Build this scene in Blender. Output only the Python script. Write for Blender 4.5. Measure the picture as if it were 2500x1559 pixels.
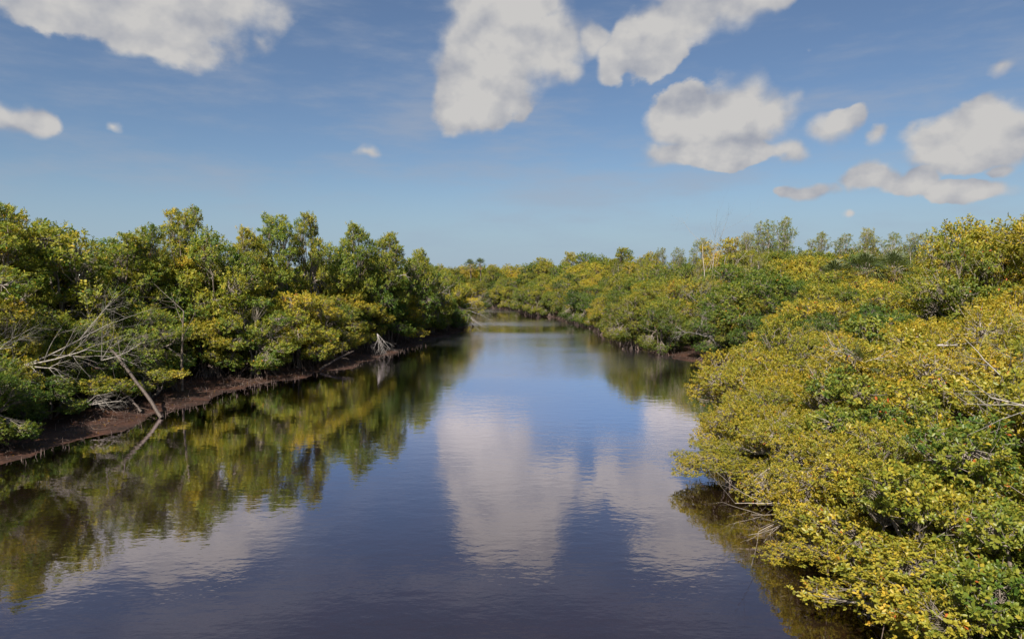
import bpy, math, random
import numpy as np

# ------------------------------------------------------------------ clear
for o in list(bpy.data.objects):
    bpy.data.objects.remove(o)
scene = bpy.context.scene
COL = scene.collection
R = math.radians

# ------------------------------------------------------------------ camera
CAM_H = 6.0
cam_d = bpy.data.cameras.new('camera')
cam_d.sensor_width = 36.0
cam_d.lens = 24.0
cam_d.clip_start = 0.1
cam_d.clip_end = 20000
cam = bpy.data.objects.new('camera', cam_d)
COL.objects.link(cam)
cam.location = (0, 0, CAM_H)
cam.rotation_euler = (R(90 - 4.0), 0, 0)
scene.camera = cam

# ------------------------------------------------------------------ light
SUN_AZ = 204.0      # compass degrees clockwise from +Y (behind the camera, to the left)
SUN_EL = 46.0
SKY_STRENGTH = 0.05
EXPOSURE = 1.12
s_dir = (math.sin(R(SUN_AZ)) * math.cos(R(SUN_EL)), math.cos(R(SUN_AZ)) * math.cos(R(SUN_EL)), math.sin(R(SUN_EL)))
sun_d = bpy.data.lights.new('sun', 'SUN')
sun_d.energy = 4.0
sun_d.angle = R(0.55)
sun_d.color = (1.0, 0.95, 0.86)
sun = bpy.data.objects.new('sun', sun_d)
COL.objects.link(sun)
sun.rotation_euler = (R(90 - SUN_EL), 0, R(180 - SUN_AZ))
scene.view_settings.view_transform = 'Standard'
scene.view_settings.look = 'None'
scene.view_settings.exposure = EXPOSURE
scene.view_settings.gamma = 1.0
scene.view_settings.use_curve_mapping = False
scene.render.engine = 'CYCLES'
scene.cycles.max_bounces = 4
scene.cycles.diffuse_bounces = 2
scene.cycles.glossy_bounces = 2
scene.cycles.transmission_bounces = 3
scene.cycles.transparent_max_bounces = 6
scene.cycles.caustics_reflective = False
scene.cycles.caustics_refractive = False


class NT:
    """small helper round a node tree"""
    def __init__(self, tree):
        self.t = tree
        self.t.nodes.clear()

    def node(self, typ, **kw):
        n = self.t.nodes.new(typ)
        for k, v in kw.items():
            setattr(n, k, v)
        return n

    def link(self, a, b):
        self.t.links.new(a, b)

    def put(self, sock, v):
        if isinstance(v, bpy.types.NodeSocket):
            self.t.links.new(v, sock)
        else:
            sock.default_value = v

    def m(self, op, a, b=None, c=None, clamp=False):
        n = self.t.nodes.new('ShaderNodeMath')
        n.operation = op
        n.use_clamp = clamp
        self.put(n.inputs[0], a)
        if b is not None:
            self.put(n.inputs[1], b)
        if c is not None:
            self.put(n.inputs[2], c)
        return n.outputs[0]

    def vm(self, op, a, b=None):
        n = self.t.nodes.new('ShaderNodeVectorMath')
        n.operation = op
        self.put(n.inputs[0], a)
        if b is not None:
            self.put(n.inputs[1], b)
        return n.outputs[0]

    def noise(self, vec, scale, detail=4, rough=0.55, lac=2.0):
        n = self.t.nodes.new('ShaderNodeTexNoise')
        self.put(n.inputs['Vector'], vec)
        n.inputs['Scale'].default_value = scale
        n.inputs['Detail'].default_value = detail
        n.inputs['Roughness'].default_value = rough
        n.inputs['Lacunarity'].default_value = lac
        return n.outputs['Fac']

    def mapr(self, v, a, b, c=0.0, d=1.0, smooth=True):
        n = self.t.nodes.new('ShaderNodeMapRange')
        n.interpolation_type = 'SMOOTHSTEP' if smooth else 'LINEAR'
        n.clamp = True
        self.put(n.inputs[0], v)
        for i, x in enumerate((a, b, c, d)):
            self.put(n.inputs[1 + i], x)
        return n.outputs[0]

    def mix(self, f, a, b, blend='MIX'):
        n = self.t.nodes.new('ShaderNodeMix')
        n.data_type = 'RGBA'
        n.blend_type = blend
        self.put(n.inputs[0], f)
        self.put(n.inputs[6], a)
        self.put(n.inputs[7], b)
        return n.outputs[2]

    def ramp(self, f, stops):
        n = self.t.nodes.new('ShaderNodeValToRGB')
        el = n.color_ramp.elements
        while len(el) < len(stops):
            el.new(0.5)
        for e, (p, c) in zip(el, stops):
            e.position = p
            e.color = (*c, 1)
        self.put(n.inputs[0], f)
        return n.outputs[0]


def build_world():
    w = bpy.data.worlds.new('World')
    scene.world = w
    w.use_nodes = True
    g = NT(w.node_tree)
    sky = g.node('ShaderNodeTexSky', sky_type='NISHITA', sun_disc=False)
    sky.sun_elevation = R(SUN_EL)
    sky.sun_rotation = R(SUN_AZ)
    sky.altitude = 0
    sky.air_density = 1.0
    sky.dust_density = 0.25
    sky.ozone_density = 2.2
    tc = g.node('ShaderNodeTexCoord')
    d = g.vm('NORMALIZE', tc.outputs['Generated'])
    sep = g.node('ShaderNodeSeparateXYZ')
    g.link(d, sep.inputs[0])
    X, Y, Z = sep.outputs
    DEG = 180 / math.pi
    # domain warp so that no cloud keeps an elliptic outline
    wn = g.node('ShaderNodeTexNoise')
    g.link(d, wn.inputs['Vector'])
    wn.inputs['Scale'].default_value = 13.0
    wn.inputs['Detail'].default_value = 3.0
    wsep = g.node('ShaderNodeSeparateColor')
    g.link(wn.outputs['Color'], wsep.inputs[0])
    az = g.m('ADD', g.m('MULTIPLY', g.m('ARCTAN2', X, Y), DEG), g.m('MULTIPLY', g.m('SUBTRACT', wsep.outputs[0], 0.5), 4.5))
    el = g.m('ADD', g.m('MULTIPLY', g.m('ARCSINE', Z), DEG), g.m('MULTIPLY', g.m('SUBTRACT', wsep.outputs[1], 0.5), 3.0))
    # cumulus lobes: azimuth, elevation, half width, half height (degrees), weight, tilt
    lobes = [
        # broad cloud high on the left
        (-26.9, 17.9, 8.2, 3.3, 1, 0),
        (-21.9, 19.1, 4.9, 3.0, 1, 0),
        (-32.5, 18.0, 5.0, 2.6, 0.95, 0),
        (-27.2, 15.9, 3.2, 1.6, 0.8, 0),
        (-19.6, 16.6, 2.4, 1.7, 0.35, 0),
        (-27.6, 20.4, 9.9, 2.5, 1, 0),
        # tall cloud in the centre
        (-4.0, 13.7, 3.4, 2.8, 1, -35),
        (-1.3, 16.7, 5.0, 3.9, 1.05, 0),
        (2.3, 17.9, 4.4, 3.6, 1, 0),
        (0.0, 20.5, 5.0, 3.7, 1, 0),
        (4.0, 16.2, 2.6, 2.0, 0.8, 0),
        # its neighbour to the right
        (8.2, 16.4, 2.2, 2.1, 0.95, 0),
        (10.5, 17.8, 3.6, 2.7, 1, 20),
        (6.6, 18.0, 2.2, 2.2, 0.85, 0),
        (14.1, 19.2, 4.4, 2.4, 1, 20),
        (17.8, 20.1, 3.4, 2.2, 0.95, 0),
        (14.3, 21.6, 5.2, 2.5, 1, 0),
        # rounded cumulus with a ragged base
        (15.0, 12.0, 3.5, 2.6, 1.05, 0),
        (18.4, 12.3, 3.8, 2.9, 1.08, 0),
        (20.9, 12.2, 2.6, 2.4, 0.9, 0),
        (13.2, 11.6, 2.2, 1.4, 0.8, 0),
        (13.6, 9.2, 3.5, 1.4, 0.8, 0),
        (18.0, 9.2, 4.3, 1.4, 0.85, 0),
        (21.9, 9.3, 1.7, 1.2, 0.6, 0),
        (24.7, 10.5, 2.2, 1.5, 0.6, 25),
        (17.1, 10.9, 3.7, 1.5, 0.8, 0),
        # right hand cumulus and the strip under it
        (32.5, 9.0, 3.7, 2.1, 1.08, 10),
        (34.8, 9.5, 3.0, 2.1, 1.08, 0),
        (30.8, 8.6, 2.0, 1.1, 0.75, 0),
        (36.0, 8.5, 2.0, 1.9, 0.9, 0),
        (26.7, 7.0, 2.4, 1.3, 0.95, 0),
        (23.4, 6.1, 2.6, 1.0, 0.75, 0),
        (33.1, 5.7, 3.6, 1.0, 0.95, 0),
        (29.9, 6.5, 2.2, 1.2, 0.9, 0),
        (35.6, 7.1, 1.8, 0.8, 0.7, 0),
        # small ones
        (27.3, 9.6, 1.6, 0.9, 0.5, 35),
        (34.9, 13.4, 1.8, 1.0, 0.55, 20),
        (-35.3, 10.1, 2.5, 1.2, 0.9, -4),
        (-30.1, 10.5, 1.1, 0.6, 0.4, 0),
        (-11.5, 9.6, 1.9, 0.7, 0.5, 0),
        (26.2, 4.1, 1.5, 0.6, 0.45, 0),
        (22.6, 16.3, 2.0, 1.1, 0.25, 0),
        # the same weather goes on outside the view
        (-50, 15, 7, 3, 1, 0), (-74, 11, 8, 3, 1, 0), (-105, 20, 10, 5, 1, 0), (-150, 16, 10, 4, 1, 0), (58, 17, 8, 4, 1, 0), (88, 10, 9, 4, 1, 0), (130, 20, 10, 5, 1, 0), (170, 12, 9, 4, 1, 0),
        (-48, 40, 10, 6, 1, 0), (45, 42, 10, 6, 1, 0), (110, 42, 12, 6, 1, 0), (-120, 42, 12, 6, 1, 0),
    ]
    best = None
    rotated = {}
    for a, e, ra, re, wt, tilt in lobes:
        big = 1.06 if wt >= .7 else 1.4
        ra *= big
        re *= big
        c, sn = math.cos(R(tilt)), math.sin(R(tilt))
        if tilt not in rotated:
            cb = g.node('ShaderNodeCombineXYZ')
            g.put(cb.inputs[0], g.m('MULTIPLY_ADD', az, c, g.m('MULTIPLY', el, sn)) if tilt else az)
            g.put(cb.inputs[1], g.m('MULTIPLY_ADD', el, c, g.m('MULTIPLY', az, -sn)) if tilt else el)
            rotated[tilt] = cb.outputs[0]
        u0, v0 = a * c + e * sn, e * c - a * sn
        n = g.node('ShaderNodeVectorMath', operation='MULTIPLY_ADD')
        g.link(rotated[tilt], n.inputs[0])
        n.inputs[1].default_value = (1 / ra, 1 / re, 0)
        n.inputs[2].default_value = (-u0 / ra, -v0 / re, 0)
        ln = g.node('ShaderNodeVectorMath', operation='LENGTH')
        g.link(n.outputs[0], ln.inputs[0])
        f = g.m('SUBTRACT', wt, ln.outputs['Value'])
        best = f if best is None else g.m('SMOOTH_MAX', best, f, 0.10)
    # billows: fine noise on the direction, wider than tall
    sc = g.vm('MULTIPLY', d, (1.0, 1.0, 1.25))
    n1 = g.noise(sc, 11.0, 9, 0.58)
    sh_a = g.noise(sc, 15.0, 4, 0.5)
    sh_b = g.noise(g.vm('ADD', sc, (-0.010, -0.006, 0.024)), 15.0, 4, 0.5)
    dens = g.m('ADD', best, g.m('MULTIPLY', g.m('SUBTRACT', n1, 0.5), 1.25))
    soft = g.mapr(g.noise(sc, 6.0, 2, 0.5), 0.36, 0.62, 0.14, 0.66)
    alpha = g.mapr(dens, 0.0, soft)
    core = g.mapr(dens, 0.05, 0.75)
    relief = g.m('MULTIPLY', g.m('SUBTRACT', sh_a, sh_b), 2.6)
    lit = g.m('ADD', g.m('MULTIPLY_ADD', core, 0.34, 0.54), relief, clamp=True)  # sunlit and shaded sides of the clouds, painted into their colour
    k = 1.0 / (SKY_STRENGTH * 2 ** EXPOSURE)
    c_dark = (0.32 * k, 0.345 * k, 0.41 * k, 1)
    c_lit = (0.585 * k, 0.575 * k, 0.565 * k, 1)
    ccol = g.mix(lit, c_dark, c_lit)
    # thin high streaks
    st = g.vm('MULTIPLY', d, (2.0, 2.0, 9.0))
    cir = g.mapr(g.noise(st, 2.2, 6, 0.6), 0.42, 0.78, 0.08, 0.60)
    base = g.mix(1.0, sky.outputs[0], (0.60, 0.68, 0.775, 1), 'MULTIPLY')
    base = g.mix(cir, base, (0.36 * k, 0.40 * k, 0.48 * k, 1))
    # pale blue haze painted into the sky colour near the horizon
    base = g.mix(g.mapr(Z, 0.0, 0.16, 0.75, 0.0), base, (0.315 * k, 0.435 * k, 0.575 * k, 1))
    fade = g.mapr(Z, 0.0, 0.05)
    col = g.mix(g.m('MULTIPLY', alpha, fade), base, ccol)
    bg = g.node('ShaderNodeBackground')
    g.link(col, bg.inputs[0])
    bg.inputs[1].default_value = SKY_STRENGTH
    out = g.node('ShaderNodeOutputWorld')
    g.link(bg.outputs[0], out.inputs[0])
    w.cycles.sampling_method = 'MANUAL'
    w.cycles.sample_map_resolution = 512


build_world()

# ------------------------------------------------------------------ materials
MAT = {}


def new_mat(name):
    m = bpy.data.materials.new(name)
    m.use_nodes = True
    MAT[name] = m
    return m, NT(m.node_tree)


def leaf_material(name, stops, rough, trans, spec=0.5):
    m, g = new_mat(name)
    at = g.node('ShaderNodeAttribute', attribute_name='tone')
    oi = g.node('ShaderNodeObjectInfo')
    sep = g.node('ShaderNodeSeparateColor')
    g.link(oi.outputs['Color'], sep.inputs[0])
    t = g.m('ADD', at.outputs['Fac'], g.m('SUBTRACT', sep.outputs[0], 0.5), clamp=True)
    col = g.ramp(t, stops)
    val = g.m('MULTIPLY', sep.outputs[1], 2.36)
    col = g.vm('SCALE', col)
    col.node.inputs['Scale'].default_value = 1.0
    g.link(val, col.node.inputs['Scale'])
    p = g.node('ShaderNodeBsdfPrincipled')
    g.link(col, p.inputs['Base Color'])
    p.inputs['Roughness'].default_value = rough
    p.inputs['Specular IOR Level'].default_value = spec
    tr = g.node('ShaderNodeBsdfTranslucent')
    tcol = g.mix(1.0, col, (1.25, 1.3, 0.6, 1), 'MULTIPLY')
    g.link(tcol, tr.inputs[0])
    mx = g.node('ShaderNodeMixShader')
    mx.inputs[0].default_value = trans
    g.link(p.outputs[0], mx.inputs[1])
    g.link(tr.outputs[0], mx.inputs[2])
    o = g.node('ShaderNodeOutputMaterial')
    g.link(mx.outputs[0], o.inputs[0])
    return m


RAMP = [(0.0, (0.030, 0.070, 0.014)), (0.22, (0.076, 0.128, 0.020)), (0.42, (0.185, 0.198, 0.026)),
        (0.62, (0.320, 0.265, 0.030)), (0.84, (0.49, 0.325, 0.032)), (0.94, (0.46, 0.21, 0.03)), (1.0, (0.42, 0.11, 0.025))]
leaf_material('mangrove_leaf', RAMP, 0.50, 0.42, 0.28)
leaf_material('glossy_leaf', RAMP, 0.42, 0.36, 0.35)
leaf_material('palm_leaf', [(0.0, (0.03, 0.05, 0.02)), (0.5, (0.10, 0.12, 0.035)), (0.8, (0.20, 0.13, 0.05)), (1.0, (0.22, 0.12, 0.06))], 0.45, 0.2)


def wood_material(name, c0, c1, scale, rough=0.85):
    m, g = new_mat(name)
    geo = g.node('ShaderNodeNewGeometry')
    v = g.vm('MULTIPLY', geo.outputs['Position'], (1, 1, 0.35))
    n = g.noise(v, scale, 6, 0.6)
    oi = g.node('ShaderNodeObjectInfo')
    n = g.m('ADD', n, g.m('MULTIPLY', g.m('SUBTRACT', oi.outputs['Random'], 0.5), 0.3))
    col = g.mix(g.mapr(n, 0.3, 0.7), (*c0, 1), (*c1, 1))
    p = g.node('ShaderNodeBsdfPrincipled')
    g.link(col, p.inputs['Base Color'])
    p.inputs['Roughness'].default_value = rough
    b = g.node('ShaderNodeBump')
    b.inputs['Strength'].default_value = 0.6
    b.inputs['Distance'].default_value = 0.01
    g.link(n, b.inputs['Height'])
    g.link(b.outputs[0], p.inputs['Normal'])
    o = g.node('ShaderNodeOutputMaterial')
    g.link(p.outputs[0], o.inputs[0])
    return m


wood_material('bark', (0.10, 0.075, 0.055), (0.26, 0.21, 0.17), 14)
wood_material('twig_bark', (0.15, 0.12, 0.092), (0.36, 0.30, 0.245), 20)
wood_material('dead_wood', (0.16, 0.14, 0.12), (0.42, 0.37, 0.32), 16)
wood_material('pale_bark', (0.18, 0.15, 0.12), (0.42, 0.36, 0.30), 9)
wood_material('root_bark', (0.09, 0.055, 0.04), (0.22, 0.16, 0.13), 16)
wood_material('grey_root', (0.20, 0.17, 0.15), (0.40, 0.36, 0.33), 16)
wood_material('wet_log', (0.025, 0.017, 0.013), (0.10, 0.072, 0.056), 22, 0.7)


def mud_material():
    m, g = new_mat('mud')
    geo = g.node('ShaderNodeNewGeometry')
    P = geo.outputs['Position']
    n1 = g.noise(P, 0.8, 6, 0.6)
    n2 = g.noise(P, 9.0, 6, 0.65)
    col = g.mix(g.mapr(n1, 0.35, 0.7), (0.018, 0.008, 0.005, 1), (0.060, 0.022, 0.011, 1))
    col = g.mix(g.mapr(n2, 0.5, 0.75, 0, 0.7), col, (0.12, 0.045, 0.020, 1))
    p = g.node('ShaderNodeBsdfPrincipled')
    g.link(col, p.inputs['Base Color'])
    g.link(g.mapr(n2, 0.3, 0.7, 0.5, 0.85), p.inputs['Roughness'])
    b = g.node('ShaderNodeBump')
    b.inputs['Strength'].default_value = 1.0
    b.inputs['Distance'].default_value = 0.03
    g.link(n2, b.inputs['Height'])
    g.link(b.outputs[0], p.inputs['Normal'])
    o = g.node('ShaderNodeOutputMaterial')
    g.link(p.outputs[0], o.inputs[0])


mud_material()


def water_material():
    m, g = new_mat('river_water')
    geo = g.node('ShaderNodeNewGeometry')
    P = geo.outputs['Position']
    v1 = g.vm('MULTIPLY', P, (0.55, 1.0, 1.0))
    r1 = g.noise(v1, 2.3, 3, 0.55)
    r2 = g.noise(v1, 8.0, 2, 0.5)
    # breeze patches: catspaws roughen parts of the reach, mostly further up
    br = g.noise(g.vm('MULTIPLY', P, (0.035, 0.060, 1)), 1.0, 3, 0.5)
    py = g.node('ShaderNodeSeparateXYZ')
    g.link(P, py.inputs[0])
    lane = g.m('MULTIPLY', g.mapr(py.outputs[1], 26, 44), g.mapr(py.outputs[1], 70, 110, 1, 1.25))     # the open reach where the wind gets in
    breeze = g.m('ADD', g.mapr(br, 0.50, 0.68, 0, .6), g.m('MULTIPLY', lane, g.mapr(br, 0.36, 0.56, 0.1, .8)), clamp=True)
    h = g.m('ADD', g.m('MULTIPLY', r1, g.m('MULTIPLY_ADD', breeze, 0.006, 0.0042)), g.m('MULTIPLY', r2, g.m('MULTIPLY_ADD', breeze, 0.0050, 0.0010)))
    b = g.node('ShaderNodeBump')
    b.inputs['Strength'].default_value = 1.0
    b.inputs['Distance'].default_value = 1.0
    g.link(h, b.inputs['Height'])
    gl = g.node('ShaderNodeBsdfGlossy')
    gl.inputs['Color'].default_value = (0.97, 0.91, 0.98, 1)
    g.link(g.m('MULTIPLY_ADD', breeze, 0.17, 0.02), gl.inputs['Roughness'])
    g.link(b.outputs[0], gl.inputs['Normal'])
    df = g.node('ShaderNodeBsdfDiffuse')
    df.inputs['Color'].default_value = (0.032, 0.019, 0.010, 1)
    tr = g.node('ShaderNodeBsdfTransparent')
    tr.inputs['Color'].default_value = (0.50, 0.30, 0.17, 1)
    body = g.node('ShaderNodeMixShader')
    body.inputs[0].default_value = 0.6
    g.link(df.outputs[0], body.inputs[1])
    g.link(tr.outputs[0], body.inputs[2])
    fr = g.node('ShaderNodeFresnel')
    fr.inputs['IOR'].default_value = 1.34
    g.link(b.outputs[0], fr.inputs['Normal'])
    fac = g.m('MULTIPLY', fr.outputs[0], 3.6, clamp=True)
    mx = g.node('ShaderNodeMixShader')
    g.link(fac, mx.inputs[0])
    g.link(body.outputs[0], mx.inputs[1])
    g.link(gl.outputs[0], mx.inputs[2])
    o = g.node('ShaderNodeOutputMaterial')
    g.link(mx.outputs[0], o.inputs[0])


water_material()

# ------------------------------------------------------------------ mesh helpers


def mesh_from(name, verts, polys, mat, smooth=False, tone=None):
    """polys: list of int arrays (M,k); tone: face values in the same order"""
    me = bpy.data.meshes.new(name)
    verts = np.asarray(verts, dtype=np.float32)
    me.vertices.add(len(verts))
    me.vertices.foreach_set('co', verts.ravel())
    polys = [np.asarray(p, dtype=np.int32) for p in polys if len(p)]
    loops = np.concatenate([p.ravel() for p in polys])
    tot = np.concatenate([np.full(len(p), p.shape[1], dtype=np.int32) for p in polys])
    start = np.concatenate([[0], np.cumsum(tot)[:-1]]).astype(np.int32)
    me.loops.add(len(loops))
    me.loops.foreach_set('vertex_index', loops)
    me.polygons.add(len(tot))
    me.polygons.foreach_set('loop_start', start)
    me.polygons.foreach_set('loop_total', tot)
    if smooth:
        me.polygons.foreach_set('use_smooth', np.ones(len(tot), dtype=bool))
    if tone is not None:
        a = me.attributes.new('tone', 'FLOAT', 'FACE')
        a.data.foreach_set('value', np.asarray(tone, dtype=np.float32))
    me.materials.append(MAT[mat])
    me.update(calc_edges=True)
    return me


def norm(v):
    return v / np.maximum(np.linalg.norm(v, axis=-1, keepdims=True), 1e-9)


class Tubes:
    """collects polylines of equal point count in batches and turns them into one mesh"""
    def __init__(self):
        self.v = []
        self.q = []
        self.n = 0

    def add(self, pts, rad, sides=5):
        pts = np.asarray(pts, float)
        rad = np.asarray(rad, float)
        if pts.ndim == 2:
            pts = pts[None]
            rad = rad[None]
        B, n, _ = pts.shape
        if B == 0:
            return
        t = norm(np.gradient(pts, axis=1))
        main = norm(pts[:, -1] - pts[:, 0])
        ref = np.where(np.abs(main[:, 2:3]) < 0.75, np.array([[0, 0, 1.0]]), np.array([[1.0, 0.2, 0]]))
        u = norm(np.cross(t, ref[:, None, :]))
        w = np.cross(t, u)
        ang = np.arange(sides) * 2 * np.pi / sides
        ring = (u[:, :, None] * np.cos(ang)[None, None, :, None] + w[:, :, None] * np.sin(ang)[None, None, :, None])
        V = pts[:, :, None] + ring * rad[:, :, None, None]
        idx = np.arange(B * n * sides).reshape(B, n, sides) + self.n
        a = idx[:, :-1]
        b = idx[:, 1:]
        q = np.stack([a, np.roll(a, -1, 2), np.roll(b, -1, 2), b], -1).reshape(-1, 4)
        self.v.append(V.reshape(-1, 3))
        self.q.append(q)
        self.n += B * n * sides

    def mesh(self, name, mat):
        return mesh_from(name, np.concatenate(self.v), [np.concatenate(self.q)], mat, smooth=True)


def curve_pts(p0, p1, n, bend, rng, wob=0.0):
    """n points from p0 to p1 (arrays B,3) bulging by bend, with wobble"""
    p0 = np.atleast_2d(p0)
    p1 = np.atleast_2d(p1)
    s = np.linspace(0, 1, n)[None, :, None]
    P = p0[:, None] * (1 - s) + p1[:, None] * s + np.atleast_2d(bend)[:, None] * (4 * s * (1 - s))
    if wob:
        w = rng.normal(0, wob, P.shape)
        w[:, 0] = 0
        w[:, -1] = 0
        P = P + w
    return P


def leaves(tips, axes, tone, n, L, rng, detail=False, spread=(0.5, 1.45), wid=0.46):
    """rosettes of n leaves at each tip; returns verts, quads/tris, tone per face"""
    N = len(tips)
    A = norm(axes)
    ref = np.where(np.abs(A[:, 2:3]) < 0.8, np.array([[0, 0, 1.0]]), np.array([[1.0, 0, 0]]))
    U = norm(np.cross(A, ref))
    V = np.cross(A, U)
    j = np.arange(n)
    phi = j[None, :] * 2.39996 + rng.uniform(0, 6.28, (N, 1)) + rng.normal(0, 0.25, (N, n))
    th = rng.uniform(spread[0], spread[1], (N, n))
    D = (np.cos(th)[..., None] * A[:, None] + np.sin(th)[..., None] * (np.cos(phi)[..., None] * U[:, None] + np.sin(phi)[..., None] * V[:, None]))
    base = tips[:, None] - A[:, None] * (j[None, :, None] * L * 0.16) + rng.normal(0, L * 0.12, (N, n, 3))
    ln = L * rng.uniform(0.65, 1.15, (N, n, 1))
    W = norm(np.cross(D, A[:, None] + rng.normal(0, 0.35, (N, n, 3))))
    Nn = np.cross(W, D)
    hw = ln * wid * 0.5
    tn = np.clip(tone[:, None] + rng.normal(0, 0.07, (N, n)), 0, 0.93)
    red = rng.random((N, n)) < 0.006
    tn = np.where(red, rng.uniform(0.93, 1.0, (N, n)), tn)
    base = base.reshape(-1, 3); D = D.reshape(-1, 3); W = W.reshape(-1, 3); Nn = Nn.reshape(-1, 3)
    ln = ln.reshape(-1, 1); hw = hw.reshape(-1, 1); tn = tn.reshape(-1)
    M = len(base)
    if not detail:
        vs = np.stack([base, base + D * ln * .55 + W * hw + Nn * hw * .3, base + D * ln - Nn * ln * .08, base + D * ln * .55 - W * hw + Nn * hw * .3], 1)
        i = np.arange(M)[:, None] * 4
        f = np.concatenate([i + [0, 1, 2], i + [0, 2, 3]], 1).reshape(-1, 3)
        return vs.reshape(-1, 3), f, np.repeat(tn, 2)
    vs = np.stack([
        base, base + D * ln * .28 + W * hw * .72 + Nn * hw * .22, base + D * ln * .66 + W * hw + Nn * hw * .25 - Nn * ln * .02,
        base + D * ln - Nn * ln * .07,
        base + D * ln * .66 - W * hw + Nn * hw * .25 - Nn * ln * .02, base + D * ln * .28 - W * hw * .72 + Nn * hw * .22], 1)
    i = np.arange(M)[:, None] * 6
    f = np.concatenate([i + [0, 1, 2, 3], i + [0, 3, 4, 5]], 1).reshape(-1, 4)
    return vs.reshape(-1, 3), f, np.repeat(tn, 2)


def lump(p, s, seed):
    """cheap smooth pseudo noise, -1..1"""
    r = np.random.default_rng(seed)
    out = 0
    for k in range(4):
        d = r.normal(0, 1, 3)
        out = out + np.sin(p @ d * s + r.uniform(0, 6.28))
    return out / 4 * 1.4


# ------------------------------------------------------------------ plant variants
def clump_dome(rng, Rr, z0, z1, n, r, shell=0.45):
    """clump centres and radii filling a dome from z0 to z1"""
    out = []
    for i in range(n):
        a = i * 2.39996 + rng.uniform(-.5, .5)
        rho = Rr * math.sqrt((i + .5) / n) * rng.uniform(.78, 1.0)
        top = z0 + (z1 - z0) * math.sqrt(max(0.05, 1 - (rho / (Rr * 1.08)) ** 2))
        z = top - (top - z0) * rng.uniform(0, 1) ** 1.6 * (1 - shell * .3)
        rr = r * rng.uniform(.7, 1.25)
        out.append((rho * math.cos(a), rho * math.sin(a), max(z - rr * .55, z0 * .7 + .15), rr, rr * rng.uniform(.55, .8)))
    return np.array(out)


VAR = {}
META = {}


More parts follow.
